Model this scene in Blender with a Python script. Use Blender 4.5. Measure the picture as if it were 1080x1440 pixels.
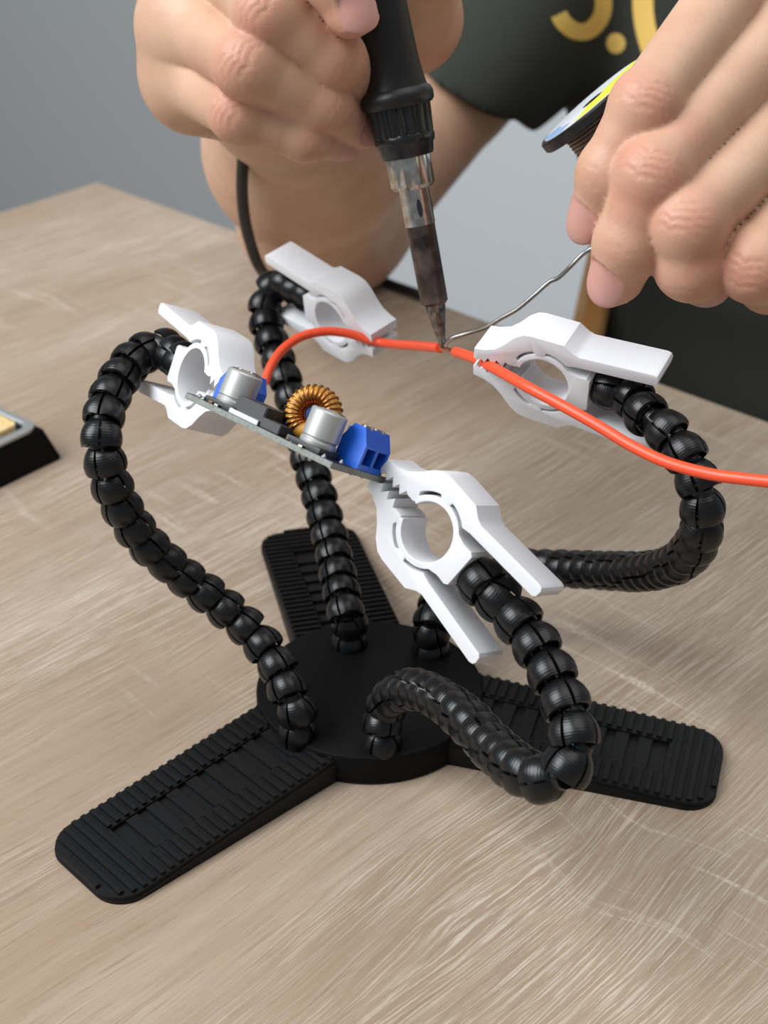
import bpy, bmesh, math, random
import numpy as np
from mathutils import Vector, Matrix

random.seed(7); np.random.seed(7)
for o in list(bpy.data.objects): bpy.data.objects.remove(o)
SC = bpy.context.scene
COL = SC.collection
MM = 0.001                                  # everything below is given in millimetres
PI = math.pi

# ------------------------------------------------------------------ camera, world, lights, exposure
PITCH = math.radians(30.88); FPX = 2231.0
CAM = np.array([4.4, -392.8, 307.3])
FW = np.array([0, math.cos(PITCH), -math.sin(PITCH)]); UP = np.array([0, math.sin(PITCH), math.cos(PITCH)]); RT = np.array([1., 0, 0])
def P(px, py, zc):
    """point at photograph position px,py and depth zc (mm) in front of the camera"""
    return CAM + FW*zc + RT*((px-540)/FPX*zc) - UP*((py-720)/FPX*zc)
def G(px, py, z=0.0):
    d = FW + RT*((px-540)/FPX) - UP*((py-720)/FPX)
    return CAM + d*((z-CAM[2])/d[2])
def D(x, y, z):
    """direction: x right, y down, z towards the viewer"""
    v = RT*x - UP*y - FW*z
    return v/np.linalg.norm(v)
cd = bpy.data.cameras.new('camera'); cam = bpy.data.objects.new('camera', cd); COL.objects.link(cam)
cam.location = CAM*MM; cam.rotation_euler = (PI/2-PITCH, 0, 0)
cd.sensor_fit = 'VERTICAL'; cd.sensor_height = 36; cd.sensor_width = 27; cd.lens = FPX/1440*36
cd.clip_start = 0.01; cd.clip_end = 50
cd.dof.use_dof = True; cd.dof.focus_distance = 0.412; cd.dof.aperture_fstop = 19
SC.camera = cam

W = bpy.data.worlds.new('world'); SC.world = W; W.use_nodes = True
bg = W.node_tree.nodes['Background']; bg.inputs[0].default_value = (0.83, 0.92, 1.0, 1); bg.inputs[1].default_value = 0.24
def area(name, loc, target, size, sy, power, col):
    l = bpy.data.lights.new(name, 'AREA'); l.shape = 'RECTANGLE'; l.size = size; l.size_y = sy; l.energy = power; l.color = col
    o = bpy.data.objects.new(name, l); COL.objects.link(o); o.location = loc
    o.rotation_euler = (Vector(target)-Vector(loc)).to_track_quat('-Z', 'Y').to_euler(); return o
area('window_daylight', (-1.35, -0.35, 1.55), (0, 0.05, 0.0), 1.4, 1.4, 62, (0.95, 0.98, 1.0))
area('ceiling_daylight', (0.5, 0.0, 1.9), (0, 0, 0), 1.6, 1.6, 15, (1.0, 0.97, 0.93))
SC.view_settings.view_transform = 'Standard'; SC.view_settings.look = 'None'
SC.view_settings.exposure = 0.0; SC.view_settings.gamma = 1; SC.view_settings.use_curve_mapping = False

# ------------------------------------------------------------------ materials
def mat(name, col, rough=0.5, metal=0.0, spec=0.5, bump=None, var=None, sss=0.0, coat=0.0):
    m = bpy.data.materials.new(name); m.use_nodes = True; nt = m.node_tree; b = nt.nodes['Principled BSDF']
    b.inputs['Base Color'].default_value = (*col, 1); b.inputs['Roughness'].default_value = rough
    b.inputs['Metallic'].default_value = metal; b.inputs['Specular IOR Level'].default_value = spec
    if coat: b.inputs['Coat Weight'].default_value = coat
    if sss:
        b.inputs['Subsurface Weight'].default_value = sss; b.inputs['Subsurface Radius'].default_value = (1, .5, .3); b.inputs['Subsurface Scale'].default_value = 0.002
    tc = nt.nodes.new('ShaderNodeTexCoord')
    if bump:                                # (scale per metre, strength, distance)
        n = nt.nodes.new('ShaderNodeTexNoise'); n.inputs['Scale'].default_value = bump[0]; n.inputs['Detail'].default_value = 3
        nt.links.new(tc.outputs['Object'], n.inputs['Vector'])
        bp = nt.nodes.new('ShaderNodeBump'); bp.inputs['Strength'].default_value = bump[1]; bp.inputs['Distance'].default_value = bump[2]
        nt.links.new(n.outputs['Fac'], bp.inputs['Height']); nt.links.new(bp.outputs['Normal'], b.inputs['Normal'])
    if var:                                 # (scale, second colour)
        n = nt.nodes.new('ShaderNodeTexNoise'); n.inputs['Scale'].default_value = var[0]; n.inputs['Detail'].default_value = 4
        nt.links.new(tc.outputs['Object'], n.inputs['Vector'])
        r = nt.nodes.new('ShaderNodeValToRGB'); r.color_ramp.elements[0].position = .38; r.color_ramp.elements[1].position = .62
        r.color_ramp.elements[0].color = (*col, 1); r.color_ramp.elements[1].color = (*var[1], 1)
        nt.links.new(n.outputs['Fac'], r.inputs['Fac']); nt.links.new(r.outputs['Color'], b.inputs['Base Color'])
    return m
def layered(name, col, rough, pitch, strength, spec=0.5):
    """printed plastic: fine layer lines along local z"""
    m = mat(name, col, rough, spec=spec); nt = m.node_tree; b = nt.nodes['Principled BSDF']
    tc = nt.nodes.new('ShaderNodeTexCoord'); w = nt.nodes.new('ShaderNodeTexWave'); w.bands_direction = 'Z'; w.inputs['Scale'].default_value = 1/pitch
    w.inputs['Distortion'].default_value = 0.4
    nt.links.new(tc.outputs['Object'], w.inputs['Vector'])
    bp = nt.nodes.new('ShaderNodeBump'); bp.inputs['Strength'].default_value = strength; bp.inputs['Distance'].default_value = 0.0001
    nt.links.new(w.outputs['Fac'], bp.inputs['Height']); nt.links.new(bp.outputs['Normal'], b.inputs['Normal'])
    return m

def wood_material():
    m = bpy.data.materials.new('pale_oak'); m.use_nodes = True; nt = m.node_tree; b = nt.nodes['Principled BSDF']; N = nt.nodes.new; L = nt.links.new
    tc = N('ShaderNodeTexCoord')
    def mp(sx, sy, src=None):
        k = N('ShaderNodeMapping'); k.inputs['Scale'].default_value = (sx, sy, 1); L(src or tc.outputs['Object'], k.inputs['Vector']); return k.outputs[0]
    def noise(v, scale, detail=3, rough=.55, dist=0):
        n = N('ShaderNodeTexNoise'); n.inputs['Scale'].default_value = scale; n.inputs['Detail'].default_value = detail
        n.inputs['Roughness'].default_value = rough; n.inputs['Distortion'].default_value = dist; L(v, n.inputs['Vector']); return n
    def ramp(src, stops):
        r = N('ShaderNodeValToRGB'); e = r.color_ramp.elements
        while len(e) < len(stops): e.new(.5)
        for i, (p, c) in enumerate(stops): e[i].position = p; e[i].color = (*c, 1)
        L(src, r.inputs['Fac']); return r.outputs['Color']
    def mix(kind, fac, a, c):
        k = N('ShaderNodeMix'); k.data_type = 'RGBA'; k.blend_type = kind
        if isinstance(fac, float): k.inputs['Factor'].default_value = fac
        else: L(fac, k.inputs['Factor'])
        for s, v in (('A', a), ('B', c)):
            i = [x for x in k.inputs if x.name == s and x.type == 'RGBA'][0]
            if isinstance(v, tuple): i.default_value = (*v, 1)
            else: L(v, i)
        return [x for x in k.outputs if x.type == 'RGBA'][0]
    def add(vec, other, s):
        sub = N('ShaderNodeVectorMath'); sub.operation = 'SUBTRACT'; L(other, sub.inputs[0]); sub.inputs[1].default_value = (.5, .5, .5)
        sc = N('ShaderNodeVectorMath'); sc.operation = 'SCALE'; L(sub.outputs[0], sc.inputs[0]); sc.inputs['Scale'].default_value = s
        a = N('ShaderNodeVectorMath'); L(vec, a.inputs[0]); L(sc.outputs[0], a.inputs[1]); return a.outputs[0]
    # grain lines bend slowly and swirl round here and there
    swirl = noise(mp(3.2, 9), 1, 2, .5)
    v00 = add(tc.outputs['Object'], swirl.outputs['Color'], .028)
    sw2 = noise(mp(11, 24), 1, 1, .5); swm = ramp(noise(mp(5, 6), 1, 1).outputs['Fac'], [(.55, (0, 0, 0)), (.68, (1, 1, 1))])
    v0m = add(v00, sw2.outputs['Color'], .022); vm = N('ShaderNodeMix'); vm.data_type = 'VECTOR'; L(swm, vm.inputs['Factor'])
    vi = [x for x in vm.inputs if x.type == 'VECTOR']; L(v00, [x for x in vi if x.name == 'A'][0]); L(v0m, [x for x in vi if x.name == 'B'][0])
    v0 = [x for x in vm.outputs if x.type == 'VECTOR'][0]
    fine0 = noise(mp(60, 260), 1, 2)
    v = add(v0, fine0.outputs['Color'], .0010)
    base = ramp(noise(mp(2.2, 17, v), 1, 4, .6).outputs['Fac'], [(.28, (.235, .162, .108)), (.44, (.335, .250, .176)), (.58, (.385, .300, .222)), (.74, (.46, .375, .290))])
    dark = ramp(noise(mp(6, 170, v), 1, 4, .7).outputs['Fac'], [(.40, (0, 0, 0)), (.66, (1, 1, 1))])
    c = mix('MIX', .0, base, base)
    k = N('ShaderNodeMath'); k.operation = 'MULTIPLY'; L(dark, k.inputs[0]); k.inputs[1].default_value = .42
    c = mix('MIX', k.outputs[0], c, (.265, .175, .12))
    # chalky white fibres
    fib = ramp(noise(mp(28, 1650, v), 1, 4, .75).outputs['Fac'], [(.49, (0, 0, 0)), (.60, (1, 1, 1))])
    patch = ramp(noise(mp(4, 16, v0), 1, 3).outputs['Fac'], [(.36, (.12, .12, .12)), (.62, (1, 1, 1))])
    k = N('ShaderNodeMath'); k.operation = 'MULTIPLY'; L(fib, k.inputs[0]); L(patch, k.inputs[1])
    k2 = N('ShaderNodeMath'); k2.operation = 'MULTIPLY'; L(k.outputs[0], k2.inputs[0]); k2.inputs[1].default_value = .8
    pore = ramp(noise(mp(34, 900, v), 1, 3, .7).outputs['Fac'], [(.55, (0, 0, 0)), (.66, (1, 1, 1))])
    kp = N('ShaderNodeMath'); kp.operation = 'MULTIPLY'; L(pore, kp.inputs[0]); kp.inputs[1].default_value = .5
    c = mix('MIX', kp.outputs[0], c, (.22, .148, .098))
    c = mix('MIX', k2.outputs[0], c, (.64, .555, .455))
    # short flecks lying across the grain
    fl = ramp(noise(mp(190, 12, v), 1, 3, .7).outputs['Fac'], [(.56, (0, 0, 0)), (.64, (1, 1, 1))])
    flp = ramp(noise(mp(7, 7), 1, 2).outputs['Fac'], [(.50, (0, 0, 0)), (.60, (1, 1, 1))])
    flk = N('ShaderNodeMath'); flk.operation = 'MULTIPLY'; L(fl, flk.inputs[0]); L(flp, flk.inputs[1])
    grit = ramp(noise(mp(500, 900), 1, 2).outputs['Fac'], [(.40, (.2, .2, .2)), (.6, (1, 1, 1))])
    flg = N('ShaderNodeMath'); flg.operation = 'MULTIPLY'; L(flk.outputs[0], flg.inputs[0]); L(grit, flg.inputs[1])
    flh = N('ShaderNodeMath'); flh.operation = 'MULTIPLY'; L(flg.outputs[0], flh.inputs[0]); flh.inputs[1].default_value = .7
    c = mix('MIX', flh.outputs[0], c, (.69, .60, .50))
    L(c, b.inputs['Base Color']); b.inputs['Roughness'].default_value = .42; b.inputs['Specular IOR Level'].default_value = .45
    bp = N('ShaderNodeBump'); bp.inputs['Strength'].default_value = .25; bp.inputs['Distance'].default_value = .0004
    L(k2.outputs[0], bp.inputs['Height']); L(bp.outputs['Normal'], b.inputs['Normal'])
    return m

def skin_material():
    m = bpy.data.materials.new('skin'); m.use_nodes = True; nt = m.node_tree; b = nt.nodes['Principled BSDF']; N = nt.nodes.new; L = nt.links.new
    tc = N('ShaderNodeTexCoord')
    n = N('ShaderNodeTexNoise'); n.inputs['Scale'].default_value = 60; n.inputs['Detail'].default_value = 4; L(tc.outputs['Object'], n.inputs['Vector'])
    r = N('ShaderNodeValToRGB'); r.color_ramp.elements[0].position = .35; r.color_ramp.elements[1].position = .68
    r.color_ramp.elements[0].color = (.62, .395, .27, 1); r.color_ramp.elements[1].color = (.56, .325, .215, 1); L(n.outputs['Fac'], r.inputs['Fac'])
    def attr(nm):
        a = N('ShaderNodeAttribute'); a.attribute_name = nm; return a.outputs['Fac']
    def mix(fac, a, c):
        k = N('ShaderNodeMix'); k.data_type = 'RGBA'; L(fac, k.inputs['Factor'])
        ia = [x for x in k.inputs if x.name == 'A' and x.type == 'RGBA'][0]; ib = [x for x in k.inputs if x.name == 'B' and x.type == 'RGBA'][0]
        L(a, ia); ib.default_value = (*c, 1); return [x for x in k.outputs if x.type == 'RGBA'][0]
    c = mix(attr('flush'), r.outputs['Color'], (.57, .26, .18))
    c = mix(attr('nail'), c, (.60, .31, .27))
    L(c, b.inputs['Base Color']); b.inputs['Roughness'].default_value = .48; b.inputs['Specular IOR Level'].default_value = .4
    b.inputs['Subsurface Weight'].default_value = .12; b.inputs['Subsurface Radius'].default_value = (1, .35, .2); b.inputs['Subsurface Scale'].default_value = .003
    n2 = N('ShaderNodeTexVoronoi'); n2.inputs['Scale'].default_value = 900; L(tc.outputs['Object'], n2.inputs['Vector'])
    n3 = N('ShaderNodeTexNoise'); n3.inputs['Scale'].default_value = 260; n3.inputs['Detail'].default_value = 3; L(tc.outputs['Object'], n3.inputs['Vector'])
    ad = N('ShaderNodeMath'); L(n2.outputs['Distance'], ad.inputs[0]); L(n3.outputs['Fac'], ad.inputs[1])
    bp = N('ShaderNodeBump'); bp.inputs['Strength'].default_value = .12; bp.inputs['Distance'].default_value = .0003
    L(ad.outputs[0], bp.inputs['Height']); L(bp.outputs['Normal'], b.inputs['Normal'])
    return m

M = dict(
    wood=wood_material(), skin=skin_material(),
    wall=mat('grey_paint', (.39, .41, .425), .8, bump=(400, .1, .0004)),
    whitepaint=mat('white_paint', (.62, .665, .69), .55),
    floor=mat('floor_laminate', (.28, .22, .17), .5, var=(6, (.22, .17, .13))),
    legblack=layered('black_ribbed_plastic', (.0055, .0057, .0061), .5, .0022, .3, .22),
    black=layered('black_printed_plastic', (.0042, .0045, .0052), .32, .0022, .2, .42),
    blackmatte=layered('black_matte_plastic', (.0030, .0031, .0034), .55, .0022, .3, .13),
    white=mat('white_printed_plastic', (.72, .73, .76), .5, bump=(1500, .06, .0002), sss=.12),
    rubber=mat('black_rubber', (.0065, .0068, .0076), .42, bump=(900, .15, .0003)),
    gloss=mat('black_glossy_plastic', (.010, .0105, .012), .28),
    cable=mat('cable_sheath', (.016, .015, .014), .5),
    chrome=mat('nickel', (.62, .60, .56), .25, 1, var=(350, (.42, .39, .34))),
    barrel=mat('heat_stained_steel', (.20, .15, .125), .36, .85, var=(110, (.05, .04, .036)), bump=(300, .1, .0003)),
    tip=mat('tinned_tip', (.30, .29, .28), .25, 1, var=(500, (.10, .09, .085))),
    solder=mat('solder_wire', (.40, .40, .39), .3, 1),
    solderwound=mat('wound_solder', (.30, .25, .21), .4, .9),
    red=mat('red_orange_insulation', (.86, .085, .028), .38),
    copper=mat('bare_copper', (.86, .45, .28), .3, 1),
    enamel=mat('enamelled_copper', (.52, .215, .065), .24, 1),
    core=mat('yellow_core', (.62, .30, .035), .45),
    pcb=mat('circuit_board_edge', (.17, .185, .165), .55, var=(900, (.24, .255, .23))),
    mask=mat('solder_mask', (.012, .016, .03), .35),
    can=mat('aluminium_can', (.50, .50, .49), .45, .55),
    canblack=mat('black_print', (.012, .012, .013), .45),
    chip=mat('chip_epoxy', (.038, .038, .042), .5),
    ceramic=mat('brown_ceramic', (.17, .09, .05), .5),
    blue=mat('blue_plastic', (.008, .115, .62), .36),
    bluedark=mat('dark_blue_plastic', (.008, .05, .26), .4),
    cavity=mat('terminal_cavity', (.01, .012, .02), .6),
    shirt=mat('charcoal_cotton', (.043, .046, .039), .9, spec=.2, bump=(2500, .35, .0006)),
    yellow=mat('yellow_shirt_print', (.90, .60, .15), .7),
    label_white=mat('white_label', (.74, .78, .84), .4), label_yellow=mat('yellow_label', (.78, .80, .04), .4), label_blue=mat('blue_label', (.30, .48, .78), .4),
    tray=mat('grey_tray_metal', (.42, .44, .45), .35, .6), sponge=mat('yellow_sponge', (.80, .55, .22), .9, bump=(700, .9, .002), var=(300, (.88, .68, .36))),
    chairwood=mat('varnished_wood', (.52, .25, .06), .4, var=(40, (.42, .18, .035))),
)

# ------------------------------------------------------------------ object helpers
WM = {}
def empty(name, loc, label=None, cat=None, group=None, parent=None):
    o = bpy.data.objects.new(name, None); o.empty_display_size = .01; COL.objects.link(o)
    w = Matrix.Translation(Vector([c*MM for c in loc])); WM[o.name] = w
    if parent: o.parent = parent; o.matrix_parent_inverse = WM[parent.name].inverted()
    o.matrix_basis = w
    tag(o, label, cat, group); return o
def tag(o, label=None, cat=None, group=None, kind=None):
    if label: o['label'] = label
    if cat: o['category'] = cat
    if group: o['group'] = group
    if kind: o['kind'] = kind
    return o
def put(name, me, material, parent=None, world=None):
    """link mesh (metres) as one object with world matrix"""
    o = bpy.data.objects.new(name, me); COL.objects.link(o)
    if material is not None and len(me.materials) == 0:
        for m_ in (material if isinstance(material, (list, tuple)) else [material]): me.materials.append(m_)
    w = world or Matrix.Identity(4); WM[o.name] = w
    if parent: o.parent = parent; o.matrix_parent_inverse = WM[parent.name].inverted()
    o.matrix_basis = w
    return o
def mesh_from(name, verts, faces, smooth=40, mids=None):
    me = bpy.data.meshes.new(name); me.from_pydata([tuple(np.asarray(v)*MM) for v in verts], [], faces)
    if mids: me.polygons.foreach_set('material_index', mids)
    bm = bmesh.new(); bm.from_mesh(me); bmesh.ops.recalc_face_normals(bm, faces=bm.faces); bm.to_mesh(me); bm.free()
    if smooth is not None:
        me.shade_smooth(); me.set_sharp_from_angle(angle=math.radians(smooth))
    return me
def bm_mesh(name, bm, smooth=30):
    bmesh.ops.recalc_face_normals(bm, faces=bm.faces); bmesh.ops.scale(bm, vec=(MM, MM, MM), verts=bm.verts)
    me = bpy.data.meshes.new(name); bm.to_mesh(me); bm.free()
    if smooth is not None: me.shade_smooth(); me.set_sharp_from_angle(angle=math.radians(smooth))
    return me
def frame(o, x, y, z):
    """world matrix (metres) from mm origin and three axes"""
    m = Matrix.Identity(4)
    for i, a in enumerate((x, y, z)):
        for j in range(3): m[j][i] = float(a[j])
    for j in range(3): m[j][3] = float(o[j])*MM
    return m
def nrm(v): v = np.asarray(v, float); return v/np.linalg.norm(v)
def basis(z, hint=(0, 0, 1)):
    z = nrm(z); x = np.cross(hint, z)
    if np.linalg.norm(x) < 1e-3: x = np.cross((1, 0, 0), z)
    x = nrm(x); return x, np.cross(z, x), z
def spline(pts, n):
    """centripetal-ish Catmull-Rom, resampled to n even steps"""
    p = np.array(pts, float); p = np.vstack([2*p[0]-p[1], p, 2*p[-1]-p[-2]]); out = []
    for i in range(1, len(p)-2):
        for t in np.linspace(0, 1, 24, endpoint=False):
            a, b, c, d = p[i-1:i+3]
            out.append(.5*((2*b)+(-a+c)*t+(2*a-5*b+4*c-d)*t*t+(-a+3*b-3*c+d)*t**3))
    out.append(p[-2]); out = np.array(out)
    s = np.r_[0, np.cumsum(np.linalg.norm(np.diff(out, axis=0), axis=1))]
    q = np.linspace(0, s[-1], n)
    return np.stack([np.interp(q, s, out[:, k]) for k in range(3)], 1), s[-1]
def tube_data(path, r, sides=12, closed=False):
    path = np.asarray(path, float); n = len(path); rr = np.broadcast_to(r, (n,))
    T = np.gradient(path, axis=0)
    if closed: T = np.roll(path, -1, 0)-np.roll(path, 1, 0)
    T /= np.linalg.norm(T, axis=1)[:, None]
    u = basis(T[0])[0]; V = []
    for i in range(n):
        u = nrm(u-T[i]*(u@T[i])); w = np.cross(T[i], u)
        for k in range(sides):
            a = 2*PI*k/sides; V.append(path[i]+rr[i]*(u*math.cos(a)+w*math.sin(a)))
    F = []
    for i in range(n if closed else n-1):
        j = (i+1) % n
        for k in range(sides):
            l = (k+1) % sides; F.append((i*sides+k, i*sides+l, j*sides+l, j*sides+k))
    if not closed: F.append(tuple(range(sides))[::-1]); F.append(tuple((n-1)*sides+k for k in range(sides)))
    return V, F
def tube(name, path, r, material, parent=None, sides=12, closed=False):
    V, F = tube_data(path, r, sides, closed); return put(name, mesh_from(name, V, F, 60), material, parent)
def lathe_mesh(name, prof, sides=40, smooth=35):
    """prof: (r, z) list, closed at both ends on the axis or by caps"""
    V = []; F = []; n = len(prof)
    for r, z in prof:
        for k in range(sides): a = 2*PI*k/sides; V.append((r*math.cos(a), r*math.sin(a), z))
    for i in range(n-1):
        for k in range(sides):
            l = (k+1) % sides; F.append((i*sides+k, i*sides+l, (i+1)*sides+l, (i+1)*sides+k))
    F.append(tuple(range(sides))[::-1]); F.append(tuple((n-1)*sides+k for k in range(sides)))
    return mesh_from(name, V, F, smooth)
def prism(bm, poly, z0, z1, bev=0, seg=2):
    """extruded polygon"""
    vs = [bm.verts.new((x, y, z0)) for x, y in poly]; f = bm.faces.new(vs)
    g = bmesh.ops.extrude_face_region(bm, geom=[f]); nv = [e for e in g['geom'] if isinstance(e, bmesh.types.BMVert)]
    bmesh.ops.translate(bm, vec=(0, 0, z1-z0), verts=nv)
    if bev:
        nvs = set(nv) | set(vs); bm.normal_update()
        ed = [e for e in bm.edges if e.verts[0] in nvs and e.verts[1] in nvs and abs(e.verts[0].co.z-e.verts[1].co.z) < 1e-6]
        bmesh.ops.bevel(bm, geom=ed, offset=bev, segments=seg, affect='EDGES', clamp_overlap=True, profile=.6)
def box(bm, x0, x1, y0, y1, z0, z1, bev=0):
    r = bmesh.ops.create_cube(bm, size=1); vs = r['verts']
    for v in vs: v.co = ((x0+x1)/2+v.co.x*(x1-x0), (y0+y1)/2+v.co.y*(y1-y0), (z0+z1)/2+v.co.z*(z1-z0))
    if bev: bmesh.ops.bevel(bm, geom=list({e for v in vs for e in v.link_edges}), offset=bev, segments=2, affect='EDGES')
def box_mesh(name, x0, x1, y0, y1, z0, z1, bev=0):
    bm = bmesh.new(); box(bm, x0, x1, y0, y1, z0, z1, bev); return bm_mesh(name, bm)

# ------------------------------------------------------------------ the setting
K = np.array([-161.3, 493.4, 0.]); E2 = nrm([.737, -.676, 0]); E1 = nrm([-.676, -.737, 0]); ZZ = np.array([0, 0, 1.])
FLOOR = -745
WB = K - E1*820                              # foot of the back wall line, behind the sitter
def slab(name, o, x0, x1, y0, y1, z0, z1, material, parent=None, bev=0):
    return put(name, box_mesh(name, x0, x1, y0, y1, z0, z1, bev), material, parent, frame(o, E2, -E1, ZZ))
tag(slab('floor', np.array([0, 0, 0.]), -2300, 2300, -2300, 2300, FLOOR-40, FLOOR, M['floor']), 'brown laminate floor under the table', kind='structure')
tag(slab('wall_back', WB, -2000, 2400, 0, 60, FLOOR, 1900, M['wall']), 'plain grey painted wall behind the table', kind='structure')
door = tag(slab('door_1', WB, -560, 380, -45, 0, FLOOR, 1350, M['whitepaint'], None, 3), 'plain white door leaf behind the sitter', kind='structure')
tag(slab('trim_1', WB, -640, -567, -30, 0, FLOOR, 1450, M['whitepaint'], None, 4), 'white door frame upright on the grey wall', kind='structure')
tag(slab('baseboard_back', WB, -2000, -645, -14, 0, FLOOR, FLOOR+80, M['whitepaint'], None, 3), 'white skirting along the grey wall', kind='structure')

# table: x along the wall-side edge, y along the grain towards the viewer
tab = empty('table', (0, 0, FLOOR), 'pale oak table with streaky grain under the black stand', 'table')
bm = bmesh.new(); box(bm, 0, 820, 0, 1250, -26, 0, .8)
TFR = frame(K, E1, E2, ZZ)
top = put('tabletop', bm_mesh('tabletop', bm), M['wood'], tab, TFR)
for x in (60, 760):
    for y in (60, 1190):
        put('leg', box_mesh('leg', x-30, x+30, y-30, y+30, FLOOR, -25.5, 2), M['whitepaint'], tab, TFR)

# ------------------------------------------------------------------ third-hand stand: hub, legs, necks, clips
stand = empty('helping_hands_stand', (0, 0, 0), 'black three-legged soldering stand with four flexible arms ending in white clips', 'stand')
HUBR, HUBH = 35.0, 10.1
put('hub', lathe_mesh('hub', [(0.01, 0), (HUBR-.6, 0), (HUBR, .6), (HUBR, HUBH-.9), (HUBR-.3, HUBH-.25), (HUBR-.9, HUBH), (0.01, HUBH)], 96), M['blackmatte'], stand)

LEGW, LEGL = 17.8, 108.0
def leg_top(x): return 9.2+(2.9-9.2)*(x-30)/(LEGL-30)
def leg_mesh():
    rc = 9; pts = [(20, -LEGW), (LEGL-rc, -LEGW)]
    pts += [(LEGL-rc+rc*math.sin(a), -LEGW+rc-rc*math.cos(a)) for a in np.linspace(0, PI/2, 9)[1:]]
    pts += [(LEGL-rc+rc*math.cos(a), LEGW-rc+rc*math.sin(a)) for a in np.linspace(0, PI/2, 9)]
    pts += [(20, LEGW)]
    bm = bmesh.new()
    def wedge(poly, zlo, dz):
        a = [bm.verts.new((x, y, zlo(x))) for x, y in poly]; b = [bm.verts.new((x, y, leg_top(x)+dz)) for x, y in poly]
        n = len(poly); bm.faces.new(a[::-1]); bm.faces.new(b)
        for i in range(n): bm.faces.new((a[i], a[(i+1) % n], b[(i+1) % n], b[i]))
    wedge(pts, lambda x: 0, -2.1)
    def shrink(p, d): return [(min(x, LEGL)-(d if x > LEGL-rc else 0)*((x-(LEGL-rc))/rc), y-math.copysign(d, y)*min(1, abs(y)/LEGW)) for x, y in p]
    # outer pad: a U round the recessed channel
    cw = 7.6; x1 = LEGL-16
    U = shrink(pts, .25); U = [p for p in U]
    poly = U + [(20, cw), (x1, cw), (x1, -cw), (20, -cw)]
    wedge(poly, lambda x: leg_top(x)-2.3, -.8)
    return bm_mesh('leg', bm, 30)
def rib_mesh():
    bm = bmesh.new()
    def bar(x0, x1, y0, y1, d0, d1):
        v = [bm.verts.new((x, y, leg_top(x)+d)) for d in (d0, d1) for x, y in ((x0, y0), (x1, y0), (x1, y1), (x0, y1))]
        for f in ((0, 1, 2, 3), (4, 7, 6, 5), (0, 4, 5, 1), (1, 5, 6, 2), (2, 6, 7, 3), (3, 7, 4, 0)): bm.faces.new([v[i] for i in f])
    x = 30
    while x < LEGL-16.5:
        for s in (-1, 1): bar(x, x+1.45, min(s*8.1, s*17.1), max(s*8.1, s*17.1), -1.0, .15)
        x += 3.05
    while x < LEGL-1.4:
        d = max(0, x+2-(LEGL-9)); half = LEGW-.7-(9-math.sqrt(max(0, 81-d*d)))
        bar(x, x+1.45, -half, half, -1.0, .15); x += 3.05
    return bm_mesh('tread_ribs', bm, 30)
def slat_mesh(x):
    bm = bmesh.new(); v = [bm.verts.new((xx, y, leg_top(xx)+d)) for d in (-2.3, -1.0) for xx, y in ((x, -7.2), (x+3.9, -7.2), (x+3.9, 7.2), (x, 7.2))]
    for f in ((0, 1, 2, 3), (4, 7, 6, 5), (0, 4, 5, 1), (1, 5, 6, 2), (2, 6, 7, 3), (3, 7, 4, 0)): bm.faces.new([v[i] for i in f])
    return bm_mesh('slat', bm, 30)
lm = leg_mesh(); rm = rib_mesh(); sm = [slat_mesh(x) for x in np.arange(34, LEGL-22, 7.0)]
for az in (223.2, 343.2, 103.2):
    w = Matrix.Rotation(math.radians(az), 4, 'Z')
    lg = put('leg', lm, M['legblack'], stand, w)
    tag(put('tread_ribs', rm, M['legblack'], lg, w), kind='stuff')
    for s in sm: put('slat', s, M['legblack'], lg, w)

# ---- clips
CS = .954
def arc(r, a0, a1, n): return [(r*math.cos(math.radians(a)), r*math.sin(math.radians(a))) for a in np.linspace(a0, a1, n)]
JAW = ([(20.4, .55), (21.4, 1.6), (21.3, 4.7), (18.2, 5.3), (15.0, 6.6), (12.2, 9.2), (9.6, 12.3), (7.0, 14.2), (4.6, 14.7), (-5.4, 14.8), (-8.2, 12.9), (-10.0, 12.3),
        (-31.2, 13.9), (-32.3, 13.6), (-32.8, 12.7), (-32.6, 11.0), (-31.8, 10.3), (-9.2, 8.6)] + arc(10.3, 134, 92, 9)[1:] + [(-.2, 9.9), (0, 9.0)] + arc(8.7, 88, 72, 4)+ [(2.9, 9.0), (3.5, 9.5)] + arc(10.3, 68, 34, 8) + [(8.3, 5.1), (7.7, 4.5)] + arc(8.7, 27, 17, 3)
       + [(10.6, 2.5), (11.6, 2.9), (12.6, .7), (14.3, 2.7), (15.3, .6), (17.0, 2.6), (18.0, .55), (19.4, 1.9)])
RING = arc(7.75, 20, 340, 44) + arc(9.35, 340, 222, 18) + [(-9.6, -5.5), (-12.6, -5.6), (-13.6, -4.9), (-13.6, 4.9), (-12.6, 5.6), (-9.6, 5.5)] + arc(9.35, 138, 20, 18)
TH = 12.0
def poly_mesh(name, poly, z0, z1, bev):
    bm = bmesh.new(); prism(bm, [(x*CS, y*CS) for x, y in poly], z0*CS, z1*CS, bev); return bm_mesh(name, bm, 32)
jm = poly_mesh('jaw_arm', JAW, 0, TH, .28); jl = poly_mesh('jaw_arm', [(x, -y) for x, y in JAW[::-1]], 0, TH, .28); rg = poly_mesh('spring_ring', RING, .03, TH-.03, .12)
clip_end = {}
def clip(key, px, py, zc, a, w, label):
    a = D(*a); w = D(*w); w = nrm(w-a*(a@w)); b = np.cross(w, a)
    c = P(px, py, zc)
    m = frame(c, a, b, w)
    e = empty('clip', c, parent=stand); e['label'] = label
    put('spring_ring', rg, M['white'], e, m); put('jaw_arm', jm, M['white'], e, m); put('jaw_arm', jl, M['white'], e, m)
    clip_end[key] = (c-a*15.8+w*TH/2*CS, -a)
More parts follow.
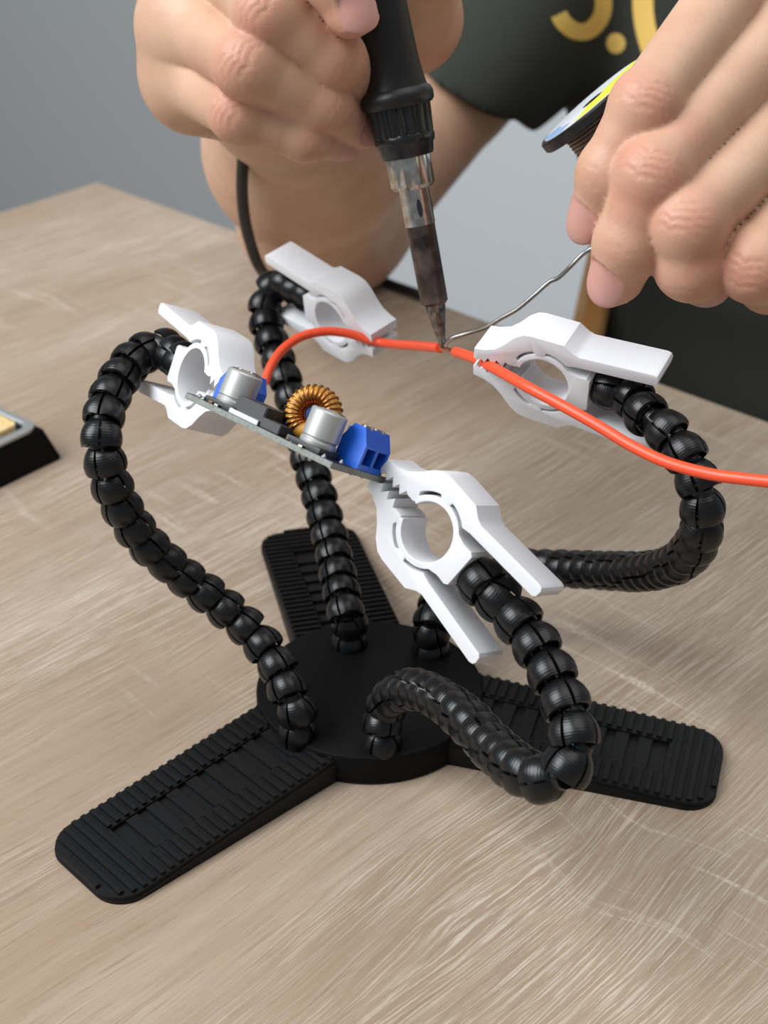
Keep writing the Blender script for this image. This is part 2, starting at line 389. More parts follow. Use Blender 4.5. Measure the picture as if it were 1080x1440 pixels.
clip('left', 268, 527, 431, (.50, .34, .80), (.80, .16, -.57), 'white clip biting the far left corner of the circuit board')
clip('back', 464, 453, 525, (.69, .45, .57), (.73, -.50, -.47), 'white clip holding the loose-ended piece of red wire')
clip('right', 763, 538, 425, (-.89, -.31, -.33), (.45, -.62, -.64), 'white clip holding the long red wire')
clip('front', 600, 748, 380, (-.59, -.71, -.39), (.55, 0, -.83), 'white clip biting the board beside the blue terminal')

# ---- segmented flexible necks
def segment_mesh():
    """bell of four petals over a ball; opens towards local -z"""
    bm = bmesh.new(); R = 5.65
    prof = [(2.0, 4.6), (2.9, 4.3), (3.95, 3.5), (4.95, 2.3), (5.75, .8), (6.2, -.9), (6.15, -2.4), (5.8, -3.5)]
    th = .75
    for q in range(4):
        a0, a1 = q*90+4.2, q*90+85.8; A = np.linspace(a0, a1, 8)
        def pt(r, z, ang, rr):
            k = (ang-q*90-45)/42; f = 1-.075*k*k*min(1, max(0, (4.2-z)/5)); t = math.radians(ang); return ((r*f-rr)*math.cos(t), (r*f-rr)*math.sin(t), z)
        O = [[bm.verts.new(pt(r, z-(.5*abs((a-q*90-45)/42)**3 if i == len(prof)-1 else 0), a, 0)) for a in A] for i, (r, z) in enumerate(prof)]
        I = [[bm.verts.new(pt(r, z-.25, a, th)) for a in A] for r, z in prof]
        n, k = len(prof), len(A)
        for i in range(n-1):
            for j in range(k-1):
                bm.faces.new((O[i][j], O[i][j+1], O[i+1][j+1], O[i+1][j])); bm.faces.new((I[i][j], I[i+1][j], I[i+1][j+1], I[i][j+1]))
            for j in (0, k-1): bm.faces.new((O[i][j], O[i+1][j], I[i+1][j], I[i][j]))
        for j in range(k-1):
            bm.faces.new((O[-1][j], O[-1][j+1], I[-1][j+1], I[-1][j])); bm.faces.new((O[0][j], I[0][j], I[0][j+1], O[0][j+1]))
    bmesh.ops.create_uvsphere(bm, u_segments=16, v_segments=10, radius=3.9)
    V = [v for v in bm.verts]
    r = bmesh.ops.create_cone(bm, cap_ends=True, segments=16, radius1=3.4, radius2=3.0, depth=3.4); bmesh.ops.translate(bm, vec=(0, 0, 4.0), verts=r['verts'])
    return bm_mesh('neck_segment', bm, 38)
seg = segment_mesh()
def neck(key, pts, base_px, label, pitch):
    """pts from the clip end down to the hub"""
    end, d = clip_end[key]; base = G(*base_px, HUBH)
    path = [end, end+d*6] + [P(*p) for p in pts] + [base+np.array([0, 0, 8.]), base+np.array([0, 0, 1.5])]
    q, Ln = spline(path, 1500); stops = [0.]
    while stops[-1] < Ln: stops.append(stops[-1]+np.interp(stops[-1]/Ln, (0, .28, .38, .55, 1), pitch))
    stops = [x*Ln/stops[-1] for x in stops]
    e = empty('flexible_neck', base, parent=stand); e['label'] = label
    tw = random.random()*90
    for x_ in stops:
        i = int(round(x_/Ln*1499)); st_ = max(2, int(3/Ln*1499)); c = q[i]; t = q[max(0, i-st_)]-q[min(1499, i+st_)]           # towards the clip
        z = nrm(t+np.random.randn(3)*.03*np.linalg.norm(t)); tw += random.uniform(-26, 26)
        x, y, z = basis(z, (.31, .9, .3)); ca, sa = math.cos(math.radians(tw)), math.sin(math.radians(tw))
        x, y = x*ca+y*sa, y*ca-x*sa
        put('neck_segment', seg, M['black'], e, frame(c, x, y, z))
neck('left', [(226, 490, 458), (188, 507, 452), (158, 550, 444), (143, 605, 438), (150, 660, 441), (172, 715, 448), (207, 765, 456), (252, 805, 463), (305, 846, 468), (352, 887, 470), (386, 930, 467), (407, 976, 464)],
     (419, 1032), 'arched black neck carrying the clip at the far board corner', (6.4, 7.0, 7.8, 7.8, 7.8))
neck('back', [(392, 398, 548), (374, 425, 549), (375, 457, 546), (387, 495, 542), (402, 535, 538), (416, 580, 535), (430, 635, 531), (447, 692, 524), (463, 752, 517), (476, 812, 508), (486, 862, 500)],
     (491, 905), 'tall upright black neck passing behind the circuit board', (6.6, 7.8, 7.8, 7.8, 7.6))
neck('right', [(905, 580, 414), (943, 612, 409), (972, 655, 406), (987, 705, 407), (984, 755, 416), (955, 790, 436), (912, 803, 458), (860, 803, 482), (800, 800, 502), (755, 797, 511), (700, 795, 514), (655, 803, 512), (622, 832, 506), (608, 872, 498)],
     (606, 915), 'black neck running level and turning up to the clip with the long red wire', (8.0, 8.0, 6.2, 6.6, 6.6))
neck('front', [(698, 838, 378), (730, 875, 375), (757, 912, 371), (780, 955, 367), (799, 1000, 363), (807, 1036, 361), (803, 1068, 360), (784, 1090, 361), (757, 1094, 365), (725, 1078, 374), (694, 1052, 388), (656, 1012, 404), (620, 984, 420), (585, 970, 437), (556, 977, 452), (540, 1002, 462)],
     (537, 1047), 'black neck looping low in front of the hub', (8.0, 8.0, 6.6, 7.4, 7.4))

# ------------------------------------------------------------------ circuit board held between two clips
B0 = P(262, 551, 399); b1 = P(468, 650, 371)-B0; BL = float(np.linalg.norm(b1)); b1 = b1/BL; b2 = D(.53, .136, -.837); b2 = nrm(b2-b1*(b1@b2)); b3 = np.cross(b1, b2)
if b3@UP < 0: b3 = -b3
BW = 23.0
BF = frame(B0, b1, b2, b3) if np.cross(b1, b2)@b3 > 0 else frame(B0, b1, b2, b3)
bd = empty('circuit_board', B0, 'small voltage converter circuit board gripped between two white clips', 'circuit board')
def bat(u, v, h=0): 
    m = BF.copy(); t = Matrix.Translation(Vector((u*MM, v*MM, h*MM))); return m @ t
def bpart(name, me, material, u, v, h=0, parent=None, rot=0): return put(name, me, material, parent or bd, bat(u, v, h) @ Matrix.Rotation(rot, 4, 'Z'))
bpart('board', box_mesh('board', 0, BL, 0, BW, -1.6, -.1, .15), M['pcb'], 0, 0)
bpart('solder_mask', box_mesh('solder_mask', .15, BL-.15, .15, BW-.15, -.12, .02), M['mask'], 0, 0)
def capacitor(u, v, rot):
    b = bmesh.new(); prism(b, [(-5.1, -5.1), (3.4, -5.1), (5.1, -3.4), (5.1, 3.4), (3.4, 5.1), (-5.1, 5.1)], 0, 1.5, .15)
    e = bpart('capacitor', bm_mesh('capacitor', b), M['canblack'], u, v, 0, rot=rot); e['label'] = 'silver can capacitor'
    bpart('can', lathe_mesh('can', [(.01, 1.2), (4.4, 1.2), (4.6, 1.6), (4.6, 2.5), (4.3, 2.8), (4.3, 3.1), (4.6, 3.5), (4.6, 9.8), (4.3, 10.2), (3.9, 10.3), (.01, 10.7)], 40), M['can'], u, v, 0, e)
    b = bmesh.new(); prism(b, [(3.7*math.cos(a), 3.7*math.sin(a)) for a in np.linspace(-2.0, 2.0, 16)], 10.28, 10.45)
    bpart('polarity_mark', bm_mesh('polarity_mark', b), M['canblack'], u, v, 0, e, rot+.5)
    for s in (-1, 1): bpart('lead', box_mesh('lead', -6.1, -4.3, -.6, .6, .02, .5), M['chrome'], u, v, 0, e, rot+(0 if s < 0 else PI))
capacitor(40.4, 5.3, PI/2); capacitor(10.6, 6.2, PI/2)
def terminal(u, v, rot):
    """two-way screw terminal, wire side towards local +x"""
    b = bmesh.new(); w = 10.6
    prof = [(-4.4, 0), (3.4, 0), (3.4, 6.1), (1.2, 10.0), (-2.2, 10.0), (-4.4, 6.2)]
    # body as ribs between two wire openings
    for y0, y1 in ((-w/2, -w/2+1.0), (-.6, .6), (w/2-1.0, w/2)):
        vs = [bmesh.types.BMVert for _ in ()]
        A = [b.verts.new((x, y0, z)) for x, z in prof]; B = [b.verts.new((x, y1, z)) for x, z in prof]; n = len(prof)
        b.faces.new(A); b.faces.new(B[::-1])
        for i in range(n): b.faces.new((A[i], A[(i+1) % n], B[(i+1) % n], B[i]))
    inner = [(-4.35, 0), (.6, 0), (.6, 5.4), (3.35, 5.4), (3.35, 6.1), (1.2, 9.9), (-2.2, 9.9), (-4.35, 6.2)]
    A = [b.verts.new((x, -w/2+.2, z)) for x, z in inner]; B = [b.verts.new((x, w/2-.2, z)) for x, z in inner]; n = len(inner)
    b.faces.new(A); b.faces.new(B[::-1])
    for i in range(n): b.faces.new((A[i], A[(i+1) % n], B[(i+1) % n], B[i]))
    box(b, .4, 3.35, -w/2+.2, w/2-.2, 0, 1.3)
    e = bpart('screw_terminal', bm_mesh('screw_terminal', b, 25), M['blue'], u, v, 0, rot=rot); e['label'] = 'blue screw terminal block'
    for y in (-2.45, 2.45):
        bpart('opening_shade', box_mesh('opening_shade', .45, .9, y-1.7, y+1.7, 1.3, 5.3), M['cavity'], u, v, 0, e, rot)  # near-black plate painted in for the shade inside each wire opening
        m = bat(u, v, 0) @ Matrix.Rotation(rot, 4, 'Z') @ Matrix.Translation(Vector((1.3*MM, y*MM, 2.2*MM)))
        put('clamp', box_mesh('clamp', -.5, .7, -1.5, .2, -.6, 2.6, .25), M['chrome'], e, m)
        m = bat(u, v, 0) @ Matrix.Rotation(rot, 4, 'Z') @ Matrix.Translation(Vector((-.3*MM, y*MM, 9.6*MM)))
        put('screw', lathe_mesh('screw', [(.01, 0), (1.6, 0), (1.6, .75), (.01, .75)], 20), M['chrome'], e, m)
terminal(BL-3.6, 15.6, 0); terminal(3.4, 15.2, PI)
ic = bpart('regulator_chip', box_mesh('regulator_chip', -5, 5, -4.4, 4.6, .6, 4.9, .25), M['chip'], 19.8, 6.2)
bpart('heat_tab', box_mesh('heat_tab', -5, 5, -5.8, 4, .02, 1.2, .1), M['tray'], 19.8, 6.2, 0, ic)
bpart('diode', box_mesh('diode', -3.2, 3.2, -2.4, 2.4, .1, 2.5, .2), M['chip'], 28.2, 3.4)
for u, v, s, mt in ((34.6, 3.0, 1.4, 'ceramic'), (33.6, 6.6, 1.1, 'ceramic'), (15.4, 2.6, 1.0, 'chip'), (8.0, 1.1, .7, 'ceramic'), (17.5, 14, 1.3, 'chip'), (12, 16, 1.1, 'ceramic')):
    bpart('surface_mount_part', box_mesh('surface_mount_part', -s, s, -s*.6, s*.6, .02, s*.9, .1), M[mt], u, v)
for u, v in ((5.2, .9), (4.4, 2.2), (36.5, .9), (46.3, 1.6), (47.1, 7.8), (2, 3)):
    bpart('solder_joint', lathe_mesh('solder_joint', [(.01, 0), (.75, 0), (.6, .35), (.25, .8), (.01, .85)], 14), M['solder'], u, v)
for u, v in ((39.5, .7), (43.5, .6), (47.2, 13), (47.2, 18)):
    bpart('solder_joint', lathe_mesh('solder_joint', [(.01, -2.3), (.35, -2.2), (.7, -1.6), (.01, -1.5)], 12), M['solder'], u, v)
tp = bpart('trimmer', box_mesh('trimmer', -4.6, 4.6, -2.4, 2.4, .1, 9.6, .2), M['blue'], 24.0, 19.2); tp['label'] = 'blue trimming potentiometer'
bpart('adjust_screw', lathe_mesh('adjust_screw', [(.01, 9.5), (1.2, 9.5), (1.2, 10.6), (.01, 10.6)], 16), M['chrome'], 27, 19.2, 0, tp)
bpart('trimmer', box_mesh('trimmer', -2.4, 2.4, -2.2, 2.2, .1, 8.4, .2), M['bluedark'], 40.2, 19.8)
# toroid standing on edge
TU, TV, TR, Tr, THt = 29.6, 13.4, 4.75, 2.35, 7.4
Tc = np.array([TU, TV, THt]); tax = nrm([.42, -.88, .12]); tx = nrm(np.cross(tax, [0, 0, 1])); ty = np.cross(tax, tx)
def tor(ang, phi, rr): return Tc+(TR+rr*math.cos(phi))*(tx*math.cos(ang)+ty*math.sin(ang))+tax*rr*1.25*math.sin(phi)
V = []; F = []; na, nb = 48, 16
for i in range(na):
    for j in range(nb): V.append(tor(2*PI*i/na, 2*PI*j/nb, Tr))
for i in range(na):
    for j in range(nb): F.append((i*nb+j, ((i+1) % na)*nb+j, ((i+1) % na)*nb+(j+1) % nb, i*nb+(j+1) % nb))
ind = put('inductor', mesh_from('inductor', V, F, 60), M['core'], bd, BF); ind['label'] = 'yellow ring core wound with copper wire'
TG = -PI/2+.31 if ty[2] > 0 else PI/2+.31; turns = 25; n = turns*22; pts = [tor(TG+2*PI*.9*t/n, 2*PI*turns*t/n, Tr+.22) for t in range(n+1)]
V, F = tube_data(pts, .29, 7); put('winding', mesh_from('winding', V, F, 60), M['enamel'], ind, BF)

# ------------------------------------------------------------------ red wires joined at the solder point
wr = empty('red_wire', P(623, 490, 466), 'two lengths of red insulated wire joined at a bare copper splice', 'wire')
wp = [(372, 538, 500), (382, 513, 503), (398, 491, 507), (425, 473, 511), (458, 466, 513), (490, 469, 514), (520, 478, 514), (545, 483, 511), (580, 486, 494), (606, 488, 477), (619, 489.5, 468)]
q, _ = spline([P(*p) for p in wp], 120); tube('insulation', q, 1.5, M['red'], wr, 16)
wp = [(641, 495, 458), (662, 502, 444), (690, 515, 430), (740, 543, 416), (790, 570, 409), (840, 598, 403), (890, 628, 397), (940, 651, 390), (1000, 667, 382), (1060, 675, 376), (1140, 684, 370), (1260, 700, 366)]
q, _ = spline([P(*p) for p in wp], 150); tube('insulation', q, 1.5, M['red'], wr, 16)
core, _ = spline([P(616, 489.3, 470), P(630, 492, 463.5), P(646, 497, 455)], 20)
T = nrm(core[-1]-core[0]); x, y, _z = basis(T)
for k in range(7):
    a0 = 2*PI*k/7; r = 0 if k == 0 else .62
    st = [c+r*(x*math.cos(a0+i*.22)+y*math.sin(a0+i*.22)) for i, c in enumerate(core)]
    tube('strand', st, .34, M['copper'], wr, 6)

# ------------------------------------------------------------------ soldering iron
tipP = P(622.5, 487, 465); topP = P(533, 0, 437); ax = nrm(topP-tipP)
ir = empty('soldering_iron', tipP, 'soldering iron with black handle and heat-stained steel barrel touching the red wire', 'soldering iron')
IF = frame(tipP, *basis(ax, (0, 1, 0)))
def ipart(name, prof, material, sides=40, parent=None): return put(name, lathe_mesh(name, prof, sides), material, parent or ir, IF)
ipart('tip', [(.01, -.6), (.7, -.3), (.95, .8), (1.5, 4), (2.3, 8.5), (2.9, 11.5), (3.0, 14), (.01, 14)], M['tip'])
brl = ipart('barrel', [(.01, 12.6), (3.3, 12.6), (3.95, 13.4), (4.0, 16), (4.15, 33), (4.15, 49), (.01, 49)], M['barrel'])
ipart('sleeve', [(4.0, 36), (4.35, 36), (4.35, 50), (4.0, 50)], M['chrome'])
for a in (.2, 1.9, 3.9):
    x, y, z = basis(ax, (0, 1, 0))
    m = IF @ Matrix.Rotation(a, 4, 'Z') @ Matrix.Translation(Vector((0, -4.2*MM, 41*MM)))
    b = bmesh.new(); prism(b, [(.75*math.cos(t), 2.6*math.sin(t)) for t in np.linspace(0, 2*PI, 17)[:-1]], -.25, .25); me = bm_mesh('vent_hole', b)
    put('vent_hole', me, M['cavity'], brl, m @ Matrix.Rotation(PI/2, 4, 'X'))
# knurled nickel nut
V = []; F = []; n = 48; prof = [(3, 46.5), (5.6, 46.5), (6.4, 47.6), (6.5, 55), (6.2, 56.5), (3, 56.5)]
for r, z in prof:
    for k in range(n):
        a = 2*PI*k/n; rr = r-(.32 if (k % 4) < 2 and r > 6 else 0); V.append((rr*math.cos(a), rr*math.sin(a), z))
for i in range(len(prof)-1):
    for k in range(n): F.append((i*n+k, i*n+(k+1) % n, (i+1)*n+(k+1) % n, (i+1)*n+k))
put('retaining_nut', mesh_from('retaining_nut', V, F, 25), M['chrome'], ir, IF)
ipart('collar_neck', [(.01, 55.5), (7.3, 55.5), (7.7, 56.6), (7.9, 58.4), (8.5, 59.2), (8.7, 60.8), (8.4, 61.6), (.01, 61.6)], M['gloss'])
V = []; F = []; n = 72; prof = [(6, 61.2), (8.2, 61.2), (8.6, 61.8), (9.1, 69.6), (9.0, 70.2), (6, 70.2)]
for r, z in prof:
    for k in range(n):
        a = 2*PI*k/n; rr = r-(.7 if (k % 4) < 2 and r > 8.5 else 0); V.append((rr*math.cos(a), rr*math.sin(a), z))
for i in range(len(prof)-1):
    for k in range(n): F.append((i*n+k, i*n+(k+1) % n, (i+1)*n+(k+1) % n, (i+1)*n+k))
put('ribbed_collar', mesh_from('ribbed_collar', V, F, 25), M['gloss'], ir, IF)
ipart('handle', [(.01, 69.4), (9.6, 69.4), (10.3, 70.3), (10.4, 72.2), (9.9, 73.6), (9.0, 74.4), (8.5, 77), (8.0, 82), (7.5, 95), (7.2, 118), (7.6, 150), (8.4, 180), (7.5, 196), (4.5, 200), (.01, 200)], M['rubber'])
ipart('strain_relief', [(.01, 198), (4.0, 198), (3.4, 215), (2.6, 228), (.01, 228)], M['cable'])
ctop = tipP+ax*224
tabG = lambda px, py: G(px, py, 2.3)
cb = [ctop, ctop+ax*26, ctop+ax*40+np.array([-30, 40, 5]), ctop+np.array([-75, 90, -20]), P(352, 60, 566), P(343, 200, 572), P(341, 280, 590), P(352, 342, 615), P(374, 388, 645),
      tabG(420, 425), tabG(470, 415), tabG(522, 393), tabG(556, 402), tabG(588, 419)+np.array([4, 2, -1]), P(605, 440, 800), P(612, 520, 815), P(600, 640, 820)]
q, _ = spline(cb, 260); tube('cable', q, 2.25, M['cable'], ir, 14)

# ------------------------------------------------------------------ spool of solder with its loose end
nz = D(-.655, -.73, .20); sc = P(834, 142, 447)
sp = empty('solder_spool', sc, 'small black spool of solder wire pinched in the fingers', 'solder spool')
SF = frame(sc, *basis(nz, UP))
def spart(name, prof, material): return put(name, lathe_mesh(name, prof, 56), material, sp, SF)
fl = [(2.6, 0), (2.6, .2), (18.4, .2), (18.9, -.2), (18.9, -2.6), (18.4, -3), (2.6, -3), (2.6, 0)]
spart('flange', [(.01, -1.2), (2.4, -1.2), (2.6, .2), (18.3, .2), (18.9, -.3), (18.9, -2.5), (18.4, -3), (.01, -3)], M['gloss'])
spart('flange', [(.01, -25), (18.4, -25), (18.9, -25.5), (18.9, -27.5), (18.4, -28), (.01, -28)], M['gloss'])
V, F = [], []
pts = []; turns = 20
prof = []
for i in range(turns*6+1):
    z = -3-22*i/(turns*6); prof.append((12.6+.45*abs(math.sin(PI*i/6)), z))
spart('wound_solder', [(.01, -3)]+prof+[(.01, -25)], M['solderwound'])
def sector(name, r0, r1, a0, a1, z, material):
    A = np.linspace(a0, a1, 40); V = [(r0*math.cos(a), r0*math.sin(a), z) for a in A]+[(r1*math.cos(a), r1*math.sin(a), z) for a in A]+[(r0*math.cos(a), r0*math.sin(a), z-.15) for a in A]+[(r1*math.cos(a), r1*math.sin(a), z-.15) for a in A]
    n = len(A); F = [(i, i+1, n+i+1, n+i) for i in range(n-1)]+[(n+i, n+i+1, 3*n+i+1, 3*n+i) for i in range(n-1)]
    return put(name, mesh_from(name, V, F, 40), material, sp, SF)
lx = np.array([SF[i][0] for i in range(3)]); ly = np.array([SF[i][1] for i in range(3)])
ldir = D(.745, -.665, 0); la = math.atan2(ldir@ly, ldir@lx)          # direction up the slanted disc
lower = D(.3, 1, 0); sgn = 1 if math.sin(math.atan2(lower@ly, lower@lx)-la) > 0 else -1
sector('label', 3.4, 17.2, 0, 2*PI, .34, M['label_white'])
a0, a1 = sorted((la-sgn*.2, la+sgn*2.3)); sector('label_band', 3.6, 16.6, a0, a1, .42, M['label_yellow'])
a0, a1 = sorted((la+PI-.5, la+PI+.5)); sector('label_band', 11.5, 16.8, a0, a1, .42, M['label_blue'])
st = [(625.5, 486.5, 464.5), (629, 481, 463.5), (637, 475, 462), (660, 468, 459), (684, 460, 455), (705, 447.5, 452), (728, 434.5, 449), (752, 414.5, 446), (772, 397, 444), (786, 390, 442), (803, 374, 439), (820, 357, 437), (838, 346, 435), (862, 330, 436), (890, 300, 440), (905, 255, 444)]
q, _ = spline([P(*p) for p in st], 160)
tube('solder_strand', q, .62, M['solder'], sp, 10)

# ------------------------------------------------------------------ soldering tray at the far left
c0 = G(60, 599, 15); ua = G(0, 572, 15)-c0; vb = G(0, 632, 15)-c0
ua = nrm(ua); vb = vb-ua*(vb@ua); vb = nrm(vb)
tf = frame(c0*np.array([1, 1, 0]), ua, vb, ZZ)
tr = empty('tip_cleaning_tray', c0*np.array([1, 1, 0]), 'black box with grey metal tray and yellow cleaning sponge', 'tray')
bm = bmesh.new(); LA, LB = 62, 84
r0 = [(-4.5, -4.5), (LA+4.5, -4.5), (LA+4.5, LB+4.5), (-4.5, LB+4.5)]; r1 = [(0, 0), (LA, 0), (LA, LB), (0, LB)]
A = [bm.verts.new((x, y, 0)) for x, y in r0]; B = [bm.verts.new((x, y, 14.2)) for x, y in r1]; bm.faces.new(A[::-1]); bm.faces.new(B)
for i in range(4): bm.faces.new((A[i], A[(i+1) % 4], B[(i+1) % 4], B[i]))
bmesh.ops.bevel(bm, geom=list(bm.edges), offset=.8, segments=2, affect='EDGES')
put('body', bm_mesh('body', bm), M['blackmatte'], tr, tf)
def rrect(x0, x1, y0, y1, r, n=7):
    o = []
    for cx, cy, a in ((x1-r, y0+r, -90), (x1-r, y1-r, 0), (x0+r, y1-r, 90), (x0+r, y0+r, 180)):
        o += [(cx+r*math.cos(math.radians(a+90*k/(n-1))), cy+r*math.sin(math.radians(a+90*k/(n-1)))) for k in range(n)]
    return o
bm = bmesh.new(); R = [[bm.verts.new((x, y, z)) for x, y in rrect(i, LA-i, i, LB-i, 6.5-i*.6)] for i, z in ((.6, 14), (.6, 15.2), (1.4, 15.8), (3.6, 15.8), (4.3, 15.2), (4.6, 12.4))]
for a, b in zip(R[:-1], R[1:]):
    for k in range(len(a)): bm.faces.new((a[k], a[(k+1) % len(a)], b[(k+1) % len(a)], b[k]))
bm.faces.new(R[-1]); bm.faces.new(R[0][::-1])
put('tray_rim', bm_mesh('tray_rim', bm), M['tray'], tr, tf)
bm = bmesh.new(); prism(bm, rrect(6, LA-6, 6.5, LB-6.5, 4), 12.2, 17.0, .8)
put('sponge', bm_mesh('sponge', bm), M['sponge'], tr, tf)

# ------------------------------------------------------------------ wooden chair behind the sitter
ch = empty('wooden_chair', (265, 520, FLOOR), 'varnished wooden chair behind the sitter in the dark shirt', 'chair')
def beam(name, p, q_, wx, wy, parent):
    p = np.array(p, float); q_ = np.array(q_, float); z = nrm(q_-p); L = np.linalg.norm(q_-p)
    x, y, z = basis(z, (0, 1, 0)); return put(name, box_mesh(name, -wx/2, wx/2, -wy/2, wy/2, 0, L, 4), M['chairwood'], parent, frame(p, x, y, z))
pa, pb = P(818, 500, 930), P(886, 190, 960); pd = (pb-pa)/(pb-pa)[2]
beam('back_post', pa+pd*(FLOOR-pa[2])*np.array([.35, .35, 1]), pa, 26, 30, ch); beam('back_post', pa-pd*3, pb, 14, 30, ch); beam('back_post', (470, 600, FLOOR), (450, 640, 60), 26, 30, ch)
for z in (-60, 20): beam('back_rail', pa+pd*(z-pa[2]), (455, 625, z), 18, 40, ch)
for x in (150, 470): beam('front_leg', (x, 280, FLOOR), (x, 280, -318), 34, 34, ch)
put('seat', box_mesh('seat', 120, 500, 250, 600, -330, -305, 8), M['chairwood'], ch)

# ------------------------------------------------------------------ the person: hands, arms and torso as one skin mesh, shirt over it
def smin(a, b, k):
    h = np.maximum(k-np.abs(a-b), 0)/k; return np.minimum(a, b)-h*h*k*.25
def cone(p, a, b, ra, rb):
    ba = b-a; pa = p-a; h = np.clip(pa@ba/(ba@ba), 0, 1); return np.linalg.norm(pa-h[:, None]*ba, axis=1)-(ra+h*(rb-ra))
def surface(f, lo, hi, h, keep=None, slack=.92):
    """surface nets over the blocks that hold the zero level of f (millimetres)"""
    B = 10; lo = np.array(lo, float); nb = np.ceil((np.array(hi)-lo)/(B*h)).astype(int)
    g = np.stack(np.meshgrid(*[np.arange(n) for n in nb], indexing='ij'), -1).reshape(-1, 3)
    cen = lo+(g+.5)*B*h; d = f(cen); ok = np.abs(d) < B*h*slack
    if keep is not None: ok &= keep(cen)
    g = g[ok]; loc = np.stack(np.meshgrid(*[np.arange(B+1)]*3, indexing='ij'), -1).reshape(-1, 3)
    N = nb*B+2; cells = []; verts = []; edges = [[], [], []]
    key = lambda c: (c[:, 0]*N[1]+c[:, 1])*N[2]+c[:, 2]
    for s in range(0, len(g), 200):
        gb = g[s:s+200]; idx = gb[:, None, :]*B+loc[None]
        val = f((lo+idx.reshape(-1, 3)*h)).reshape(len(gb), B+1, B+1, B+1)
        c8 = [val[:, i:B+i, j:B+j, k:B+k] for i in (0, 1) for j in (0, 1) for k in (0, 1)]
        ins = sum((c < 0).astype(int) for c in c8); act = (ins > 0) & (ins < 8)
        w = np.argwhere(act); cv = np.stack([c[act] for c in c8], 1)
        off = np.array([(i, j, k) for i in (0, 1) for j in (0, 1) for k in (0, 1)], float)
        acc = np.zeros((len(w), 3)); cnt = np.zeros(len(w))
        for a in range(8):
            for b in range(a+1, 8):
                if abs(off[a]-off[b]).sum() != 1: continue
                x = (cv[:, a] < 0) != (cv[:, b] < 0); t = np.where(x, cv[:, a]/np.where(x, cv[:, a]-cv[:, b], 1), 0)
                acc += np.where(x[:, None], off[a]+t[:, None]*(off[b]-off[a]), 0); cnt += x
        cell = gb[w[:, 0]]*B+w[:, 1:]; cells.append(cell); verts.append(lo+(cell+acc/cnt[:, None])*h)
        for axis in range(3):
            o = cv[:, 0] < 0; e = cv[:, (4, 2, 1)[axis]] < 0; m = o != e; edges[axis].append((cell[m], o[m]))
    cells = np.concatenate(cells); verts = np.concatenate(verts); k = key(cells); od = np.argsort(k); k = k[od]; verts = verts[od]
    F = []
    for axis in range(3):
        c = np.concatenate([e[0] for e in edges[axis]]); o = np.concatenate([e[1] for e in edges[axis]])
        u, v = [(1, 2), (2, 0), (0, 1)][axis]; du = np.zeros(3, int); du[u] = 1; dv = np.zeros(3, int); dv[v] = 1
        q = [key(c), key(c-du), key(c-du-dv), key(c-dv)]; ii = [np.minimum(np.searchsorted(k, x), len(k)-1) for x in q]
        good = np.all([k[i] == x for i, x in zip(ii, q)], axis=0); f4 = np.stack(ii, 1)[good]; f4[~o[good]] = f4[~o[good]][:, ::-1]; F.append(f4)
    return verts, np.concatenate(F)

J = lambda *r: [(P(x, y, z), rad) for x, y, z, rad in r]
R_ = dict(
    pinky=J((264, 108, 470, 10.5), (338, 157, 441, 8.3), (430, 188, 445, 7.3), (480, 196, 457, 6.0)),
    ring=J((264, 30, 462, 11), (350, 90, 429, 9.2), (453, 146, 440, 7.9), (502, 178, 455, 6.5)),
    middle=J((306, -55, 458, 11.5), (380, 14, 425, 9.6), (469, 82, 434, 8.3), (507, 115, 447, 6.8)),
    index=J((372, -130, 455, 11.5), (428, -82, 424, 9.6), (472, -32, 419, 8.5), (492, 16, 421, 7.1)),
    thumb=J((450, 40, 525, 17), (572, 26, 488, 13.8), (590, -50, 460, 11), (556, -95, 444, 9)))
RW = P(405, 108, 545); RFm = P(430, 205, 650); RE = P(457, 298, 773); RU = P(628, 108, 820); RS = P(800, -90, 880)
L_ = dict(
    index=J((1066, -60, 428, 10.8), (908, 148, 404, 8.6), (857, 243, 411, 8.0), (836, 304, 420, 6.9)),
    middle=J((1112, 32, 426, 10.8), (917, 245, 402, 9.1), (884, 343, 411, 8.7), (868, 388, 418, 7.4)),
    ring=J((1140, 140, 424, 10.6), (968, 314, 402, 9.3), (972, 372, 409, 9.0), (990, 392, 424, 7.4)),
    pinky=J((1160, 232, 424, 10), (1062, 372, 406, 9.2), (1082, 396, 420, 7.8), (1100, 385, 434, 6.6)),
    thumb=J((1205, 60, 466, 16), (1080, 175, 484, 13), (985, 245, 482, 10.5), (930, 275, 474, 8.8)))
LW = P(1290, -60, 468); LE = P(1560, 180, 640); LS = np.array([400., 520, 130])
def fingers(H, palm, p):
    out = palm
    for nm, ch in H.items():
        d = None
        for i in range(3):
            c = cone(p, ch[i][0], ch[i+1][0], ch[i][1], ch[i+1][1]); d = c if d is None else smin(d, c, 2.5)
        for i in (1, 2):                                            # knuckle bulge
            d = smin(d, np.linalg.norm(p-ch[i][0], axis=1)-ch[i][1]*(1.0 if i == 1 else .96), 3)
        out = np.minimum(out, smin(d, palm, 7 if nm != 'thumb' else 14))
    return out
def palm_sdf(H, wrist, p, extra):
    d = None
    for nm in ('index', 'middle', 'ring', 'pinky'):
        c = cone(p, H[nm][0][0], wrist, H[nm][0][1]*1.02, 21); d = c if d is None else smin(d, c, 12)
    d = smin(d, cone(p, H['thumb'][0][0], wrist, 17, 22), 16)
    for a, b, ra, rb in extra: d = smin(d, cone(p, a, b, ra, rb), 14)
    return d
